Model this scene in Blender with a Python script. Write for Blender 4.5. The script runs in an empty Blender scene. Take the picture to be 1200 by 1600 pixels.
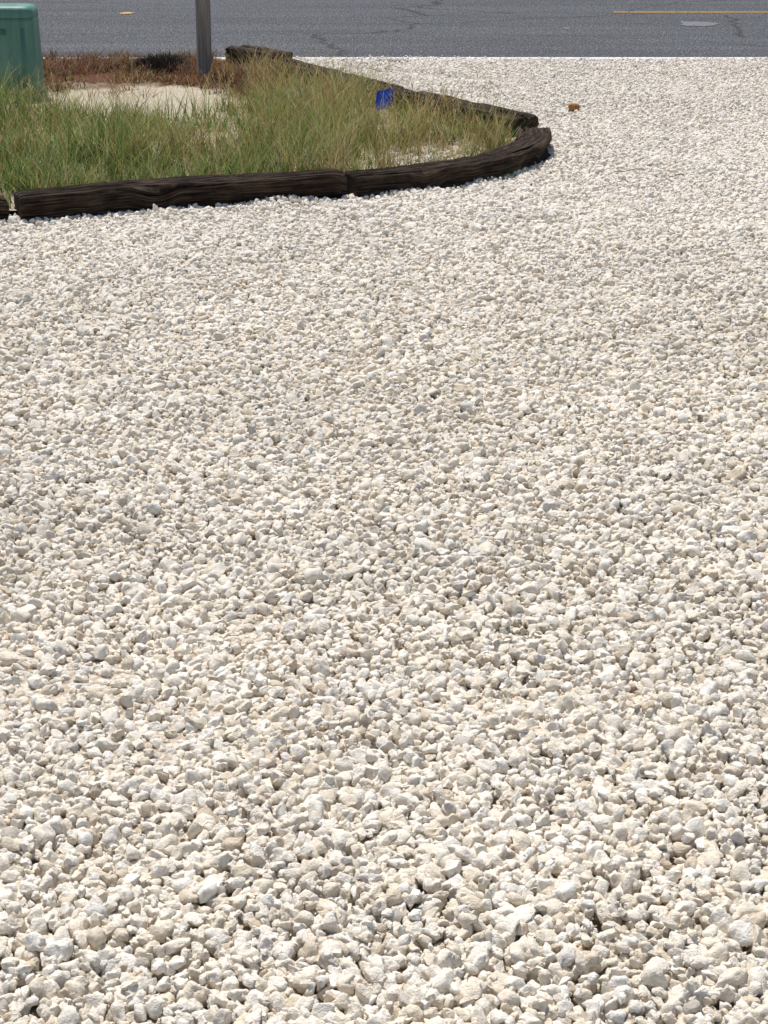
import bpy, math, random
import numpy as np
from mathutils import Vector, noise as mnoise
rng=np.random.default_rng(7); random.seed(7)
scene=bpy.context.scene

# ---------------------------------------------------------------- helpers
def link(o,parent=None):
    scene.collection.objects.link(o)
    if parent: o.parent=parent
    return o
def mesh_obj(name,v,f,mat=None,smooth=False,parent=None,do_link=True):
    me=bpy.data.meshes.new(name); me.from_pydata([tuple(p) for p in v],[],f); me.update()
    if smooth: me.polygons.foreach_set('use_smooth',[True]*len(me.polygons))
    if mat: me.materials.append(mat)
    o=bpy.data.objects.new(name,me)
    if do_link: link(o,parent)
    return o
class M:
    def __init__(s,name,rough=.8,spec=.3):
        s.m=bpy.data.materials.new(name); s.m.use_nodes=True
        s.t=s.m.node_tree; s.b=s.t.nodes['Principled BSDF']
        s.b.inputs['Roughness'].default_value=rough
        s.b.inputs['Specular IOR Level'].default_value=spec
    def n(s,ty,**k):
        x=s.t.nodes.new(ty)
        for a,b in k.items():
            if a.startswith('i_'): x.inputs[a[2:].replace('_',' ')].default_value=b
            else: setattr(x,a,b)
        return x
    def l(s,a,b): s.t.links.new(a,b)
    def noise(s,vec,scale,detail=4,rough=.6):
        x=s.n('ShaderNodeTexNoise'); x.inputs['Scale'].default_value=scale
        x.inputs['Detail'].default_value=detail; x.inputs['Roughness'].default_value=rough
        if vec: s.l(vec,x.inputs['Vector'])
        return x.outputs['Fac']
    def ramp(s,fac,stops,interp='LINEAR'):
        x=s.n('ShaderNodeValToRGB'); r=x.color_ramp; r.interpolation=interp
        while len(r.elements)<len(stops): r.elements.new(.5)
        for e,(p,c) in zip(r.elements,stops):
            e.position=p; e.color=(c,c,c,1) if isinstance(c,(int,float)) else (*c,1)
        s.l(fac,x.inputs['Fac']); return x.outputs['Color']
    def mix(s,fac,a,b,mode='MIX'):
        x=s.n('ShaderNodeMix',data_type='RGBA',blend_type=mode)
        for v,i in ((fac,0),(a,6),(b,7)):
            if isinstance(v,(int,float)): x.inputs[i].default_value=v if i==0 else (v,v,v,1)
            elif isinstance(v,tuple): x.inputs[i].default_value=(*v,1)
            else: s.l(v,x.inputs[i])
        return x.outputs[2]
    def bump(s,h,strength,dist,prev=None):
        x=s.n('ShaderNodeBump'); x.inputs['Strength'].default_value=strength; x.inputs['Distance'].default_value=dist
        s.l(h,x.inputs['Height'])
        if prev: s.l(prev,x.inputs['Normal'])
        s.l(x.outputs['Normal'],s.b.inputs['Normal']); return x.outputs['Normal']
    def pos(s): return s.n('ShaderNodeNewGeometry').outputs['Position']
    def mapv(s,vec,scale):
        x=s.n('ShaderNodeMapping'); x.inputs['Scale'].default_value=scale; s.l(vec,x.inputs['Vector']); return x.outputs[0]
    def col(s,c): s.l(c,s.b.inputs['Base Color'])
    def translucent(s,color,fac):
        tr=s.n('ShaderNodeBsdfTranslucent'); s.l(color,tr.inputs['Color'])
        ms=s.n('ShaderNodeMixShader'); ms.inputs[0].default_value=fac
        s.l(s.b.outputs[0],ms.inputs[1]); s.l(tr.outputs[0],ms.inputs[2])
        s.l(ms.outputs[0],s.t.nodes['Material Output'].inputs['Surface'])

def smooth_noise(x,y,scale,seed):
    r=np.random.default_rng(seed); out=np.zeros_like(x)
    for i in range(10):
        a=r.uniform(0,2*np.pi); k=r.uniform(.5,1.6)*scale*2*np.pi; p=r.uniform(0,2*np.pi)
        out+=np.sin((x*np.cos(a)+y*np.sin(a))*k+p)
    return out/3.2
def inside(px,py,poly):
    c=np.zeros(px.shape,bool); n=len(poly); j=n-1
    for i in range(n):
        xi,yi=poly[i]; xj,yj=poly[j]
        if yi!=yj:
            m=((yi>py)!=(yj>py))&(px<(xj-xi)*(py-yi)/(yj-yi)+xi); c^=m
        j=i
    return c

# ---------------------------------------------------------------- layout (metres, camera stands at origin, +Y to the road)
ROAD0=14.06
front=[(-6.4,6.35),(-4.1,7.1),(-1.70,7.93),(-.19,8.49),(.10,8.62),(.33,8.79),(.55,9.03),(.72,9.32),(.83,9.62),(.86,9.92)]
back=[(.80,10.16),(.54,10.60),(.16,11.20),(-.262,12.05),(-.81,13.15),(-1.12,13.56)]
bed_poly=front+back+[(-1.25,ROAD0),(-9,ROAD0),(-9,5.5)]

# ---------------------------------------------------------------- materials
# limestone gravel
g=M('limestone_gravel',1.0,.03)
oi=g.n('ShaderNodeObjectInfo'); pos=g.pos()
stone=g.ramp(oi.outputs['Random'],[(0,(.65,.55,.42)),(.08,(.76,.675,.545)),(.4,(.82,.75,.64)),(.75,(.83,.775,.68)),(.93,(.86,.815,.735)),(.975,(.73,.69,.635)),(1,(.52,.47,.40))])
big=g.ramp(g.noise(pos,1.1,2),[(.35,.93),(.65,1.03)])
stone=g.mix(1,stone,big,'MULTIPLY')
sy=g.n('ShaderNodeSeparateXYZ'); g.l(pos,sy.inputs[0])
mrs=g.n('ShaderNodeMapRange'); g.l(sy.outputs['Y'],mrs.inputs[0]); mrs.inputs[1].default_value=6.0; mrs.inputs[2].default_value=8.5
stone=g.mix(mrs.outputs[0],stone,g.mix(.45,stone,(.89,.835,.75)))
nz_=g.noise(pos,110,3,.72)
blot=g.ramp(nz_,[(.30,(.84,.77,.67)),(.48,(1,1,1)),(.7,(1.03,1.03,1.03))])
stone=g.mix(1,stone,blot,'MULTIPLY'); g.col(stone)
g.bump(g.noise(pos,260,2,.7),.7,.005)

# gravel base sheet
gb=M('gravel_bed_mat',.95,.1); pos=gb.pos()
vo=gb.n('ShaderNodeTexVoronoi'); vo.inputs['Scale'].default_value=42; gb.l(pos,vo.inputs['Vector'])
gb.col(gb.mix(gb.ramp(vo.outputs['Distance'],[(.2,0),(.6,1)]),(.78,.71,.60),(.52,.43,.33)))
inv=gb.ramp(vo.outputs['Distance'],[(0,1),(.7,0)]); gb.bump(inv,1,.015)

# terrain
te=M('terrain_mat',.95,.1); pos=te.pos()
te.col(te.mix(te.ramp(te.noise(pos,.7,6),[(.4,0),(.6,1)]),(.07,.10,.03),(.26,.21,.13)))
te.bump(te.noise(pos,25,6),.8,.03)

# sandy soil of the bed
so=M('sandy_soil',.95,.1); pos=so.pos()
sep=so.n('ShaderNodeSeparateXYZ'); so.l(pos,sep.inputs[0])
ad=so.n('ShaderNodeMath',operation='ADD'); so.l(sep.outputs['Y'],ad.inputs[0])
nm=so.n('ShaderNodeMath',operation='MULTIPLY'); so.l(so.noise(pos,2.2,5),nm.inputs[0]); nm.inputs[1].default_value=1.2; so.l(nm.outputs[0],ad.inputs[1])
mr=so.n('ShaderNodeMapRange'); so.l(ad.outputs[0],mr.inputs[0]); mr.inputs[1].default_value=12.75; mr.inputs[2].default_value=13.0
sand=so.ramp(so.noise(pos,45,6,.8),[(.3,(.28,.20,.13)),(.46,(.53,.45,.33)),(.7,(.68,.61,.50))])
litter=so.ramp(so.noise(pos,45,6,.8),[(.32,(.035,.016,.010)),(.5,(.12,.052,.027)),(.7,(.30,.18,.10))])
so.col(so.mix(mr.outputs[0],sand,litter))
so.bump(so.noise(pos,60,6,.7),.8,.02)

# asphalt
a=M('asphalt_mat',.85,.25); pos=a.pos()
sp=a.ramp(a.noise(a.mapv(pos,(1,.45,1)),60,4,.85),[(.36,(.018,.019,.022)),(.47,(.058,.060,.067)),(.56,(.118,.121,.130)),(.68,(.42,.42,.43))])
lg=a.ramp(a.noise(a.mapv(pos,(.22,1.6,1)),1.3,5),[(.3,.75),(.7,1.18)])
asp=a.mix(1,sp,lg,'MULTIPLY')
vc=a.n('ShaderNodeTexVoronoi',feature='DISTANCE_TO_EDGE'); vc.inputs['Scale'].default_value=.55
wob=a.n('ShaderNodeTexNoise'); wob.inputs['Scale'].default_value=3; a.l(pos,wob.inputs['Vector'])
wv=a.n('ShaderNodeVectorMath',operation='MULTIPLY_ADD'); a.l(wob.outputs['Color'],wv.inputs[0]); wv.inputs[1].default_value=(.35,.35,0); a.l(pos,wv.inputs[2])
a.l(a.mapv(wv.outputs[0],(.5,1.2,1)),vc.inputs['Vector'])
asp=a.mix(a.ramp(vc.outputs['Distance'],[(0,.75),(.010,0)]),asp,(.018,.018,.02)); a.col(asp)
a.bump(a.noise(pos,110,3,.7),.8,.008)
def paint(name,c,thr):
    p=M(name,.7,.3); ps=p.pos()
    w=p.ramp(p.noise(ps,30,6,.8),[(thr-.04,1),(thr+.04,0)])
    p.col(p.mix(w,c,(.13,.13,.135))); return p.m
white=paint('white_road_paint',(.74,.74,.73),.44); yellow=paint('yellow_road_paint',(.62,.33,.045),.46)
patch=M('concrete_patch_mat',.9); patch.col(patch.ramp(patch.noise(patch.pos(),40,5,.8),[(.3,(.10,.10,.11)),(.6,(.20,.20,.21))]))

# creosoted timber
w=M('creosote_timber',.9,.12); tcx=w.n('ShaderNodeTexCoord'); uv=tcx.outputs['UV']
gr=w.noise(w.mapv(uv,(2.5,60,1)),1,8,.75)
base=w.ramp(gr,[(.32,(.006,.004,.003)),(.46,(.024,.015,.010)),(.58,(.07,.045,.031)),(.75,(.18,.13,.095))])
pt=w.ramp(w.noise(w.pos(),6,6,.75),[(.35,.4),(.68,1.8)])
col=w.mix(1,base,pt,'MULTIPLY')
gray=w.ramp(w.noise(w.mapv(uv,(5,80,1)),1,6,.75),[(.50,0),(.68,.8)])
col=w.mix(gray,col,(.19,.145,.11)); w.col(col)
w.bump(gr,1,.025)
# grey post
pw=M('weathered_post_wood',.85,.2)
g2=pw.noise(pw.mapv(pw.pos(),(60,60,3)),1,6,.7)
pw.col(pw.ramp(g2,[(.3,(.13,.11,.10)),(.5,(.26,.225,.205)),(.7,(.40,.36,.33))])); pw.bump(g2,.7,.006)
# pedestal
gp=M('green_painted_plastic',.5,.4); ps=gp.pos()
gp.col(gp.mix(gp.ramp(gp.noise(gp.mapv(ps,(9,9,1.2)),1,6,.7),[(.4,0),(.75,1)]),(.075,.20,.155),(.17,.32,.26)))
gd=M('dark_green_plastic',.6,.3); gd.col(gd.ramp(gd.noise(gd.pos(),20,4),[(.3,(.05,.13,.10)),(.7,(.08,.18,.14))]))
# blades
gm=M('blade_mat',.6,.2); at=gm.n('ShaderNodeAttribute',attribute_name='Col'); gm.col(at.outputs['Color']); gm.translucent(at.outputs['Color'],.45)

# ---------------------------------------------------------------- ground sheets
def sheet(name,x0,y0,x1,y1,z,mat): return mesh_obj(name,[(x0,y0,z),(x1,y0,z),(x1,y1,z),(x0,y1,z)],[(0,1,2,3)],mat)
sheet('ground',-400,-400,400,400,-.035,te.m)
sheet('gravel_driveway_base',-14,-8,14,ROAD0+.1,-.012,gb.m)
xs=np.arange(-60,60.01,.05); ed=ROAD0+smooth_noise(xs,xs*0,.5,3)*.012+rng.normal(0,.008,len(xs))
v=[(x,e,.002) for x,e in zip(xs,ed)]+[(x,21.6,.002) for x in xs]; n=len(xs)
mesh_obj('road',v,[(i,i+1,n+i+1,n+i) for i in range(n-1)],a.m)
sheet('road_edge_line',-60,14.20,60,14.31,.006,white)
sheet('road_edge_line',-60,21.2,60,21.31,.006,white)
for k in range(-4,5):
    x0=2.33+k*12.2; sheet('road_centre_line',x0,18.15,x0+3.05,18.23,.006,yellow)
def blob(name,cx,cy,rx,ry,z,mat,seed):
    r=random.Random(seed); pts=[]
    for i in range(60):
        t=i/60*6.283; k=.8+.35*mnoise.noise(Vector((math.cos(t)*1.6,math.sin(t)*1.6,seed)))+r.uniform(-.12,.12); pts.append((cx+rx*k*math.cos(t),cy+ry*k*math.sin(t),z))
    return mesh_obj(name,pts,[tuple(range(60))],mat)
blob('worn_paint_mark',-2.60,18.08,.085,.12,.007,yellow,2)
blob('asphalt_repair_patch',2.98,17.0,.24,.28,.006,patch.m,5)
blob('asphalt_repair_patch',1.7,16.6,.05,.08,.006,patch.m,6)

# bed soil (gridded, uneven)
gx=np.arange(-9,1.2,.08); gy=np.arange(5.4,ROAD0+.02,.08)
X,Y=np.meshgrid(gx,gy); Z=.035+smooth_noise(X,Y,.6,11)*.018+rng.normal(0,.006,X.shape)
Z=np.where(Y>13.7,.01+np.clip((ROAD0-Y)/.36,0,1)*(Z-.01),Z)
ins=inside(X,Y,bed_poly); V=np.stack([X,Y,Z],-1).reshape(-1,3); F=[]
nc=len(gx)
for j in range(len(gy)-1):
    for i in range(nc-1):
        if ins[j,i] and ins[j,i+1] and ins[j+1,i] and ins[j+1,i+1]:
            F.append((j*nc+i,j*nc+i+1,(j+1)*nc+i+1,(j+1)*nc+i))
mesh_obj('planting_bed_soil',V,F,so.m,True)

# ---------------------------------------------------------------- timbers
edging=bpy.data.objects.new('timber_edging',None); link(edging)
def resample(pts,step):
    P=np.array(pts,float); d=np.r_[0,np.cumsum(np.linalg.norm(np.diff(P,axis=0),axis=1))]
    m=max(2,int(d[-1]/step)+1); s=np.linspace(0,d[-1],m)
    Q=np.stack([np.interp(s,d,P[:,k]) for k in range(P.shape[1])],1)
    if len(pts)>2:
        for _ in range(14):
            Q[1:-1]=(Q[:-2]+2*Q[1:-1]+Q[2:])/4
    return Q,s
def timber(name,pts,width,ztop,zbot,seed,tilt=0):
    Q,s=resample(pts,.014); m=len(Q); T=np.gradient(Q,axis=0); T/=np.linalg.norm(T,axis=1)[:,None]
    Nn=np.stack([-T[:,1],T[:,0]],1)
    prof=[]; hw=width/2; hz=(ztop-zbot)/2; zc=(ztop+zbot)/2; K=84
    for k in range(K):
        t=2*math.pi*k/K; c,sn=math.cos(t),math.sin(t); p=22
        r=(abs(c)**p+abs(sn)**p)**(-1/p); prof.append((c*r*hw,sn*r*hz))
    V=[];UV=[]
    for i in range(m):
        for k,(a_,b_) in enumerate(prof):
            q=Vector((s[i]*1.3,k*.5 ,seed*7.1)); gv=mnoise.fractal(q,.8,2.1,4)*.008
            q2=Vector((s[i]*1.1,k*.33,seed*3.3+5)); cr=mnoise.noise(q2); cr=-.024*max(0,cr-.22)/.3
            lump=mnoise.noise(Vector((s[i]*9,k*.35,seed)))*.005
            edge=min(1,min(s[i],s[-1]-s[i])/.035); er=(1-edge)**2*(.010+.012*mnoise.noise(Vector((k*.5,seed,i))))
            d=gv+cr+lump-er; L=math.hypot(a_,b_); aa=a_*(1+d/L); bb=b_*(1+d/L)
            aa+=mnoise.noise(Vector((s[i]*1.2,seed,2)))*.014; bb+=mnoise.noise(Vector((s[i]*1.0,seed,9)))*.014
            if 0<bb and abs(aa)>hw*.80:
                bb-=max(0,mnoise.noise(Vector((s[i]*4,seed+(3 if aa>0 else 8),1)))-.05)*.06
            V.append((Q[i,0]+Nn[i,0]*aa,Q[i,1]+Nn[i,1]*aa,zc+bb+tilt*(s[i]/s[-1]))); UV.append((s[i]*1.0+seed*3.7,k/K*1.0))
    F=[(i*K+k,i*K+(k+1)%K,(i+1)*K+(k+1)%K,(i+1)*K+k) for i in range(m-1) for k in range(K)]
    F.append(tuple(range(K))[::-1]); F.append(tuple((m-1)*K+k for k in range(K)))
    o=mesh_obj(name,V,F,w.m,False,edging)
    ul=o.data.uv_layers.new(name='UVMap'); li=np.zeros(len(o.data.loops),int); o.data.loops.foreach_get('vertex_index',li)
    ul.data.foreach_set('uv',np.array(UV)[li].ravel())
    return o
timber('timber_a',[(-6.4,6.35),(-4.12,7.09)],.20,.12,-.06,1)
timber('timber_b',[(-4.09,7.10),(-1.735,7.915)],.20,.106,-.06,2)
timber('timber_c',[(-1.69,7.935),(-.215,8.49)],.21,.122,-.06,3,.022)
timber('timber_d',[(-.165,8.50),(.08,8.60),(.33,8.77),(.55,9.02),(.72,9.32),(.83,9.62),(.85,9.98)],.19,.118,-.06,4)
timber('timber_e',[(.82,10.14),(.54,10.60),(.16,11.20)],.20,.15,-.06,5)
timber('timber_f',[(.145,11.23),(-.262,12.05),(-.80,13.12)],.20,.14,-.06,6)
timber('timber_g',[(-.76,13.06),(-1.12,13.56)],.22,.18,-.06,7)

# ---------------------------------------------------------------- gravel stones
stones=bpy.data.collections.new('gravel_stones')   # instance source only
NV=28
import bmesh
for k in range(NV):
    bm=bmesh.new(); bmesh.ops.create_icosphere(bm,subdivisions=3,radius=1)
    r=random.Random(100+k); planes=[]
    for _ in range(r.randint(7,12)):
        d=Vector((r.gauss(0,1),r.gauss(0,1),r.gauss(0,1))).normalized(); planes.append((d,r.uniform(.45,.80)))
    sx,sy_,sz_=r.uniform(1.0,1.36),r.uniform(.80,1.05),r.uniform(.64,.94)
    for vv in bm.verts:
        p=vv.co.copy()
        for _ in range(2):
            for d,o_ in planes:
                e=p.dot(d)-o_
                if e>0: p-=d*e*.92
        p+=Vector((mnoise.noise(p*1.8+Vector((k*5.1,0,0))),mnoise.noise(p*1.8+Vector((0,k*4.1,9))),mnoise.noise(p*1.8+Vector((3,0,k*6.1)))))*.20
        nn2=mnoise.fractal(p*3.6+Vector((0,k*3.3,0)),.7,2.1,3); p*=1+.11*nn2
        vv.co=Vector((p.x*sx,p.y*sy_,p.z*sz_))*1.23
    me=bpy.data.meshes.new('stone_%02d'%k); bm.to_mesh(me); bm.free()
    me.polygons.foreach_set('use_smooth',[True]*len(me.polygons)); me.materials.append(g.m)
    stones.objects.link(bpy.data.objects.new('stone_%02d'%k,me))

def jgrid(sp,y0,y1,hwf):
    xs=np.arange(-9,9,sp); ys=np.arange(y0,y1,sp*.9); X,Y=np.meshgrid(xs,ys)
    X=X+ (np.arange(len(ys))%2)[:,None]*sp*.5
    X=X+rng.uniform(-.5,.5,X.shape)*sp; Y=Y+rng.uniform(-.5,.5,X.shape)*sp
    X=X.ravel();Y=Y.ravel(); k=np.abs(X)<hwf(Y); return X[k],Y[k]
hwf=lambda Y:.23*Y+.9
fr=np.array(front)
def relief(X,Y):
    z=smooth_noise(X,Y,.55,21)*.010+smooth_noise(X,Y,2.2,22)*.005
    dy=np.interp(X,fr[:,0],fr[:,1])-Y          # stone heaped against the front timbers
    return z+np.where(X<.86,np.exp(-(np.clip(dy-.1,0,9)/.12)**2)*(.014+.012*smooth_noise(X,Y,1.5,23)),0)
PX=[];PR=[];PZ=[]
for sp,zo,lo,mu,sg,hi,keep in ((.0240,-.005,.009,.0125,.15,.016,1),(.0222,.005,.006,.0110,.27,.019,.92),(.031,.012,.005,.0094,.36,.019,.45)):
    X,Y=jgrid(sp,1.2,ROAD0+.03,hwf)
    k=rng.random(len(X))<keep; X=X[k];Y=Y[k]
    R=np.clip(mu*np.exp(rng.normal(0,sg,len(X))),lo,hi)
    far=np.clip((Y-9)/3,0,1); R*=1-.18*far
    Zz=relief(X,Y)+zo+rng.normal(0,.0030,len(X))
    PX.append(np.stack([X,Y],1));PR.append(R);PZ.append(Zz)
m=3600; X=rng.uniform(-1.2,5,m); Y=ROAD0+np.abs(rng.normal(0,.07,m))*(1+.6*smooth_noise(X,X*0,.6,77)); R=rng.uniform(.003,.010,m)
PX.append(np.stack([X,Y],1));PR.append(R);PZ.append(R*.4+.003)
P=np.concatenate(PX);R=np.concatenate(PR);Z=np.concatenate(PZ)
k=~inside(P[:,0],P[:,1],bed_poly); P=P[k];R=R[k];Z=Z[k]
m=900; X=rng.normal(.12,.25,m);Y=rng.normal(9.3,.3,m); kk=inside(X,Y,bed_poly)
P=np.r_[P,np.stack([X[kk],Y[kk]],1)];R=np.r_[R,rng.uniform(.004,.012,kk.sum())];Z=np.r_[Z,np.full(kk.sum(),.04)]
N=len(P)
me=bpy.data.meshes.new('gravel'); me.vertices.add(N)
me.vertices.foreach_set('co',np.column_stack([P,Z]).astype(np.float32).ravel())
def attr(n_,t_,d,key): 
    A=me.attributes.new(n_,t_,'POINT'); A.data.foreach_set(key,d.ravel())
rot=np.column_stack([rng.normal(0,.65,N),rng.normal(0,.65,N),rng.uniform(0,6.283,N)]).astype(np.float32)
attr('rot','FLOAT_VECTOR',rot,'vector')
scl=(R[:,None]*rng.uniform(.82,1.2,(N,3))).astype(np.float32)
attr('scl','FLOAT_VECTOR',scl,'vector'); attr('idx','INT',rng.integers(0,NV,N).astype(np.int32),'value')
gravel=link(bpy.data.objects.new('gravel',me))
ng=bpy.data.node_groups.new('gravel_scatter','GeometryNodeTree')
ng.interface.new_socket('Geometry',in_out='INPUT',socket_type='NodeSocketGeometry')
ng.interface.new_socket('Geometry',in_out='OUTPUT',socket_type='NodeSocketGeometry')
gi=ng.nodes.new('NodeGroupInput');go=ng.nodes.new('NodeGroupOutput')
m2p=ng.nodes.new('GeometryNodeMeshToPoints'); iop=ng.nodes.new('GeometryNodeInstanceOnPoints'); ci=ng.nodes.new('GeometryNodeCollectionInfo')
ci.inputs['Collection'].default_value=stones; ci.inputs['Separate Children'].default_value=True; ci.inputs['Reset Children'].default_value=True
iop.inputs['Pick Instance'].default_value=True
def na(nm,ty):
    x=ng.nodes.new('GeometryNodeInputNamedAttribute'); x.data_type=ty; x.inputs['Name'].default_value=nm; return x.outputs['Attribute']
L=ng.links.new
L(gi.outputs[0],m2p.inputs[0]);L(m2p.outputs[0],iop.inputs['Points']);L(ci.outputs[0],iop.inputs['Instance'])
L(na('idx','INT'),iop.inputs['Instance Index']);L(na('rot','FLOAT_VECTOR'),iop.inputs['Rotation']);L(na('scl','FLOAT_VECTOR'),iop.inputs['Scale'])
L(iop.outputs[0],go.inputs[0])
gravel.modifiers.new('scatter','NODES').node_group=ng

# ---------------------------------------------------------------- grass
def blades(name,bx,by,bz,h,wd,lean,curve,croot,ctip,levels=5,parent=None,ang=None):
    n=len(bx); ang=rng.uniform(0,6.283,n) if ang is None else ang
    face=ang+np.pi/2+rng.normal(0,.5,n)
    t=np.linspace(0,1,levels); V=np.zeros((n,levels,2,3)); C=np.ones((n,levels,2,4))
    for i,tt in enumerate(t):
        off=(lean*tt+curve*tt**2)*h; z=h*tt*np.sqrt(np.clip(1-(.5*(lean+curve*tt))**2,.15,1))
        x=bx+np.cos(ang)*off; y=by+np.sin(ang)*off; ww=wd*.5*(1-tt**1.7*.92)
        for s_,sg in ((0,-1),(1,1)):
            V[:,i,s_,0]=x+np.cos(face)*ww*sg; V[:,i,s_,1]=y+np.sin(face)*ww*sg; V[:,i,s_,2]=bz+z
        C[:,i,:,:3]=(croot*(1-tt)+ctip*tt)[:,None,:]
    base=(np.arange(n)*levels*2)[:,None,None]; lv=(np.arange(levels-1)*2)[None,:,None]
    F=(base+lv+np.array([0,1,3,2])[None,None,:]).reshape(-1,4)
    return V.reshape(-1,3),F,C.reshape(-1,4)
def build(name,parts):
    vs=[];fs=[];cs=[];o=0
    for V,F,C in parts: vs.append(V);fs.append(F+o);cs.append(C);o+=len(V)
    V=np.concatenate(vs);F=np.concatenate(fs);C=np.concatenate(cs)
    me=bpy.data.meshes.new(name); me.vertices.add(len(V)); me.vertices.foreach_set('co',V.astype(np.float32).ravel())
    me.loops.add(F.size); me.loops.foreach_set('vertex_index',F.astype(np.int32).ravel())
    me.polygons.add(len(F)); me.polygons.foreach_set('loop_start',(np.arange(len(F))*4).astype(np.int32))
    me.update(calc_edges=True); me.validate()
    A=me.attributes.new('Col','FLOAT_COLOR','POINT'); A.data.foreach_set('color',C.astype(np.float32).ravel())
    me.materials.append(gm.m); return link(bpy.data.objects.new(name,me))
def pick(pal,idx): return np.array(pal)[idx]
greens=[(.085,.155,.025),(.135,.22,.045),(.21,.29,.075),(.045,.095,.018),(.29,.34,.11)]
straws=[(.46,.34,.13),(.54,.42,.20),(.36,.24,.08),(.42,.35,.13),(.60,.50,.28)]
rusts=[(.22,.075,.035),(.28,.11,.05),(.11,.04,.022),(.38,.23,.13),(.06,.026,.017)]
inner=[(x-.0,y+.11) for x,y in front[:-2]]+[(.70,9.7),(.66,10.0),(.42,10.4),(-.02,11.15),(-.43,12.0),(-.98,13.05),(-1.27,13.5),(-1.35,ROAD0-.03),(-9,ROAD0-.03),(-9,5.7)]
parts=[]
def tuft_points(nt,per,xr,yr,spread,dens):
    cx=rng.uniform(*xr,nt);cy=rng.uniform(*yr,nt); k=rng.random(nt)<dens(cx,cy); cx=cx[k];cy=cy[k]
    x=np.repeat(cx,per)+rng.normal(0,spread,len(cx)*per); y=np.repeat(cy,per)+rng.normal(0,spread,len(cx)*per)
    cid=np.repeat(np.arange(len(cx)),per); k=inside(x,y,inner)
    k&=~((np.abs(x-.0)<.10)&(y>10.05)&(y<10.60))      # thin spot around the flag
    return x[k],y[k],cid[k],len(cx)
def dens_green(x,y):
    back_edge=10.95+.26*smooth_noise(x,y,.5,31)+np.clip(x+1.5,0,1.2)*1.1
    d=np.clip((back_edge-y)/.6,0,1)
    bare=np.exp(-(((x-.12)/.36)**2+((y-9.25)/.34)**2))
    return d*(1-.97*bare)*np.clip(.84+.42*smooth_noise(x,y,1.1,32),0,1)
x,y,cid,nc_=tuft_points(8000,15,(-4.2,.85),(6.9,12.6),.024,dens_green)
n=len(x); drt=1/(1+np.exp(-((x+.25)*2.6+1.3*smooth_noise(x,y,.9,33))))*.62+.12
isdry=(rng.random(n)<drt*.5)|(rng.random(nc_)[cid]<drt*.6)
gi_=rng.integers(0,5,nc_)[cid]; gi_=np.where(rng.random(n)<.3,rng.integers(0,5,n),gi_)
cr=np.where(isdry[:,None],pick(straws,gi_)*.6,pick(greens,gi_)*.42); ct=np.where(isdry[:,None],pick(straws,gi_),pick(greens,gi_)*1.5)  # roots darkened, green tips brightened: shadow contrast between blades put into the colour
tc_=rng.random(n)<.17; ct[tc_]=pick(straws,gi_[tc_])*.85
th=(rng.uniform(.5,1.35,nc_)[cid])*(1.0+.32*smooth_noise(x,y,.8,39)); h=th*rng.uniform(.08,.22,n)
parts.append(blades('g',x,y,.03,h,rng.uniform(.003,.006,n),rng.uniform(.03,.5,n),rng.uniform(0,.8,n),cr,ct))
x,y,cid,nc_=tuft_points(2500,3,(-4.2,.7),(7,12.3),.03,lambda a,b:(.32+.6*np.clip((a+1.3)/1.5,0,1))*(.6+.5*smooth_noise(a,b,.9,35))*np.clip((11.2+np.clip(a+1.5,0,1)-b)/.3,.08,1))
n=len(x); ci_=rng.integers(0,5,n); cc=pick(straws,ci_); ang=rng.uniform(0,6.283,n); h=rng.uniform(.18,.36,n); le=rng.uniform(.05,.5,n); cu=rng.uniform(0,.5,n)
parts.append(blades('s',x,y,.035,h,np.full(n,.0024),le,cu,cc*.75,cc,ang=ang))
for q in range(7):
    tt=.72+.04*q; off=(le*tt+cu*tt**2)*h; zz=.035+h*tt*np.sqrt(np.clip(1-(.5*(le+cu*tt))**2,.15,1))
    parts.append(blades('p',x+np.cos(ang)*off,y+np.sin(ang)*off,zz,rng.uniform(.012,.028,n),np.full(n,.0034),rng.uniform(.3,1,n),np.zeros(n),cc*.9,cc*1.05,levels=3))
build('grass',parts)
parts=[]
cx=np.array([-.86,-.70,-.50,-.30,-.18,-.95,.25,-.25,-.6]);cy=np.array([12.55,12.2,11.8,11.4,11.1,12.8,10.4,10.8,11.3])
per=90; x=np.repeat(cx,per)+rng.normal(0,.07,len(cx)*per);y=np.repeat(cy,per)+rng.normal(0,.07,len(cx)*per);n=len(x)
ci_=rng.integers(0,5,n);cc=pick(straws,ci_)
parts.append(blades('d',x,y,.035,rng.uniform(.10,.34,n),rng.uniform(.002,.004,n),rng.uniform(.1,.7,n),rng.uniform(0,.7,n),cc*.7,cc*1.05))
build('dry_grass',parts)
parts=[]
x,y,cid,nc_=tuft_points(3800,12,(-4.6,-.7),(11.7,ROAD0),.04,lambda a,b:np.clip((b-12.35+.75*np.clip((a+1.6)/.5,0,1)-.35*smooth_noise(a,b,.8,41))/.4,0.05,1)*np.clip(.75+.5*smooth_noise(a,b,1.7,44),.1,1))
n=len(x); ci_=rng.integers(0,5,nc_)[cid]; ci_=np.where(rng.random(n)<.5,rng.integers(0,5,n),ci_); cc=pick(rusts,ci_); gk=rng.random(n)<.05; cc[gk]=pick(greens,ci_[gk]); sk=rng.random(n)<.08; cc[sk]=pick(straws,ci_[sk])*.8
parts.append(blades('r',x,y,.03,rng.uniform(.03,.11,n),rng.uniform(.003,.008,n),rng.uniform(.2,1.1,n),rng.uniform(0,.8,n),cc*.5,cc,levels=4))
build('dead_grass',parts)
parts=[]
n=3000; x=-1.66+rng.normal(0,.060,n);y=13.25+rng.normal(0,.13,n);cc=np.tile(np.array([.010,.007,.005]),(n,1))  # clump of near-black blades, left of and behind the post
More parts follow.
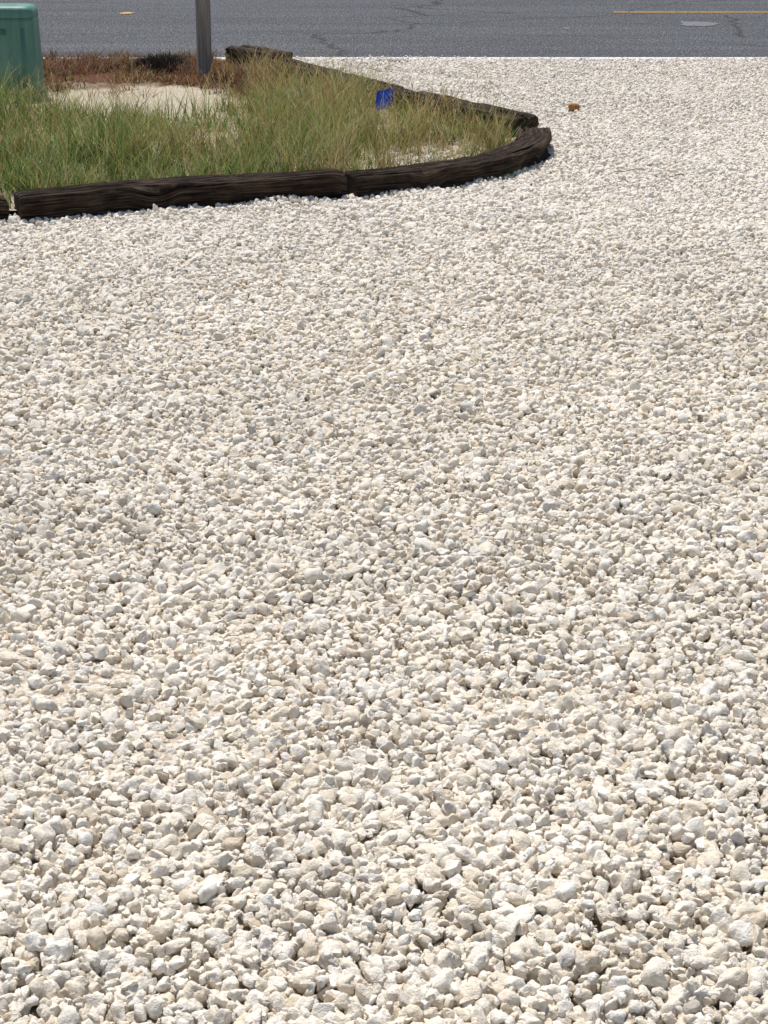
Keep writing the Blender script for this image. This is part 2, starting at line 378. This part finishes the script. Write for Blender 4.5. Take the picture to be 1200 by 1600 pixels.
parts.append(blades('k',x,y,.03,rng.uniform(.05,.12,n),rng.uniform(.010,.018,n),rng.uniform(.3,1.1,n),rng.uniform(0,.6,n),cc,cc*1.4,levels=4))
build('dark_blade_clump',parts)
parts=[]
for (wx,wy,nn,hh,pal) in ((-1.30,7.05,14,.10,straws),(.62,8.98,22,.10,greens),(.55,8.92,12,.08,greens),(-.35,13.7,60,.05,straws),(-.1,13.6,30,.04,rusts),(.9,12.2,16,.03,straws),(-.9,7.9,10,.05,greens)):
    x=wx+rng.normal(0,.03 if nn<30 else .13,nn);y=wy+rng.normal(0,.02 if nn<30 else .05,nn);cc=pick(pal,rng.integers(0,5,nn))
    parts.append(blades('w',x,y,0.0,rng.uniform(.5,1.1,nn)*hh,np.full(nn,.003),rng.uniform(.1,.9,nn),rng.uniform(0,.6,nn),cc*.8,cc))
build('weeds',parts)

# ---------------------------------------------------------------- utility pedestal
ped=bpy.data.objects.new('utility_pedestal',None); link(ped); ped.location=(-2.50,11.84,.01); ped.scale=(1,1,.955)
def loft(name,rings,mat,exp=6,K=64,parent=None,cap=True):
    V=[]
    for (hx,hy,z) in rings:
        for k in range(K):
            t=2*math.pi*(k+.5)/K; c,s_=math.cos(t),math.sin(t); r=(abs(c)**exp+abs(s_)**exp)**(-1/exp); V.append((c*r*hx,s_*r*hy,z))
    F=[(i*K+k,i*K+(k+1)%K,(i+1)*K+(k+1)%K,(i+1)*K+k) for i in range(len(rings)-1) for k in range(K)]
    if cap: F.append(tuple((len(rings)-1)*K+k for k in range(K))); F.append(tuple(range(K))[::-1])
    return mesh_obj(name,V,F,mat,True,parent)
loft('base_flange',[(.220,.162,-.03),(.220,.162,.045),(.217,.159,.055),(.205,.150,.058)],gd.m,7,parent=ped)
loft('body',[(.205,.149,.055),(.202,.147,.3),(.197,.142,.54),(.196,.140,.575)],gp.m,7,parent=ped)
loft('lid',[(.194,.139,.570),(.199,.144,.572),(.200,.145,.578),(.198,.143,.604),(.193,.139,.622),(.182,.130,.637),(.160,.112,.645),(.12,.08,.649),(.04,.03,.650)],gp.m,6,parent=ped)
loft('latch',[(.016,.006,0),(.016,.006,.03),(.012,.004,.034)],gd.m,5,24,parent=ped).location=(.0,-.150,.46)
loft('hinge_rib',[(.008,.004,.08),(.008,.004,.5)],gp.m,5,16,parent=ped).location=(.13,-.147,0)

# ---------------------------------------------------------------- wooden post
V=[];K=20
def ring(z,s_):
    for k in range(K):
        t=2*math.pi*(k+.5)/K;c,s2=math.cos(t),math.sin(t);r=(abs(c)**8+abs(s2)**8)**(-1/8)*.046*s_
        r+=mnoise.noise(Vector((k*.7,z*2.5,4)))*.002
        V.append((c*r,s2*r,z))
zs=list(np.linspace(-.1,1.72,50)); 
for z in zs: ring(z,1)
ring(1.735,.88); zs.append(1.735)
F=[(i*K+k,i*K+(k+1)%K,(i+1)*K+(k+1)%K,(i+1)*K+k) for i in range(len(zs)-1) for k in range(K)]+[tuple((len(zs)-1)*K+k for k in range(K))]
po=mesh_obj('wooden_post',V,F,pw.m,True); po.location=(-1.29,12.72,.02); po.rotation_euler=(0,math.radians(.6),math.radians(24))

# ---------------------------------------------------------------- marking flag
fl=bpy.data.objects.new('marking_flag',None); link(fl); fl.location=(-.005,10.42,.03)
bl=M('blue_vinyl',.35,.4); bc=bl.ramp(bl.noise(bl.pos(),40,3),[(.3,(.010,.045,.34)),(.7,(.02,.085,.50))]); bl.col(bc); bl.translucent(bc,.35)
V=[];nx,nz=16,12
for j in range(nz):
    for i in range(nx):
        u=i/(nx-1);q=j/(nz-1)
        V.append((u*.100+.022*q-.055,-.016*math.sin(u*6+q*1.2)-u*.02-q*.012,.118+q*.115+u*.030-.010*math.sin(u*3)))
mesh_obj('flag',V,[(j*nx+i,j*nx+i+1,(j+1)*nx+i+1,(j+1)*nx+i) for j in range(nz-1) for i in range(nx-1)],bl.m,True,fl)
st=M('steel_wire',.4,.5); st.col(st.ramp(st.noise(st.pos(),50),[(.3,(.25,.25,.25)),(.7,(.4,.4,.4))]))
V=[];
for i in range(12):
    z=-.05+i*.29/11
    for k in range(6): V.append((.0015*math.cos(k*1.047)-.054+.16*max(0,z-.11),.0015*math.sin(k*1.047)-.002,z))
mesh_obj('wire_stake',V,[(i*6+k,i*6+(k+1)%6,(i+1)*6+(k+1)%6,(i+1)*6+k) for i in range(11) for k in range(6)],st.m,True,fl)

# ---------------------------------------------------------------- brown rock
br=M('brown_rock_mat',.9,.1); br.col(br.ramp(br.noise(br.pos(),50,5),[(.3,(.16,.075,.028)),(.6,(.38,.20,.075))]))
src=stones.objects[3].data.copy(); src.materials.clear(); src.materials.append(br.m)
o=link(bpy.data.objects.new('brown_rock',src)); o.location=(1.216,11.3,.035); o.scale=(.048,.034,.030); o.rotation_euler=(0,0,.3)

# twigs
tw=M('twig_mat',.9); tw.col(tw.ramp(tw.noise(tw.pos(),60),[(.3,(.12,.08,.05)),(.7,(.26,.19,.13))]))
V=[];F=[];r=random.Random(3)
for (tx,ty,ln,an) in ((1.28,9.05,.16,.1),(.9,9.3,.07,1.2),(1.5,8.9,.08,-.4),(1.35,8.0,.05,.8)):
    b=len(V); m_=8
    for i in range(m_):
        u=i/(m_-1)-.5; cx_=tx+math.cos(an)*ln*u; cy_=ty+math.sin(an)*ln*u+r.uniform(-.003,.003); cz_=.036+.008*math.sin(u*5)
        for k in range(5): V.append((cx_-math.sin(an)*.0024*math.cos(k*1.257),cy_+math.cos(an)*.0024*math.cos(k*1.257),cz_+.0024*math.sin(k*1.257)))
    F+=[(b+i*5+k,b+i*5+(k+1)%5,b+(i+1)*5+(k+1)%5,b+(i+1)*5+k) for i in range(m_-1) for k in range(5)]
mesh_obj('twigs',V,F,tw.m,True)

# ---------------------------------------------------------------- light
EL,AZ=math.radians(67),math.radians(-25)     # azimuth from +Y towards +X
S=Vector((math.sin(AZ)*math.cos(EL),math.cos(AZ)*math.cos(EL),math.sin(EL)))
sl=bpy.data.lights.new('sun','SUN'); sl.energy=4.5; sl.angle=math.radians(.53); sl.color=(1,.96,.905)
so_=link(bpy.data.objects.new('sun',sl)); so_.rotation_euler=S.to_track_quat('Z','Y').to_euler(); so_.location=(0,0,20)
wd=bpy.data.worlds.new('World'); scene.world=wd; wd.use_nodes=True; nt=wd.node_tree
sky=nt.nodes.new('ShaderNodeTexSky'); sky.sky_type='NISHITA'; sky.sun_disc=False; sky.sun_elevation=EL; sky.sun_rotation=AZ
nt.links.new(sky.outputs[0],nt.nodes['Background'].inputs[0]); nt.nodes['Background'].inputs[1].default_value=.10

# ---------------------------------------------------------------- camera
cam=bpy.data.cameras.new('camera'); co=link(bpy.data.objects.new('camera',cam))
co.location=(0,0,1.65); co.rotation_euler=(math.radians(90-21.3),0,0)
cam.sensor_fit='VERTICAL'; cam.sensor_height=24; cam.lens=40.5; cam.clip_start=.05; cam.clip_end=1500
scene.camera=co
scene.view_settings.view_transform='Standard'; scene.view_settings.look='None'; scene.view_settings.exposure=0
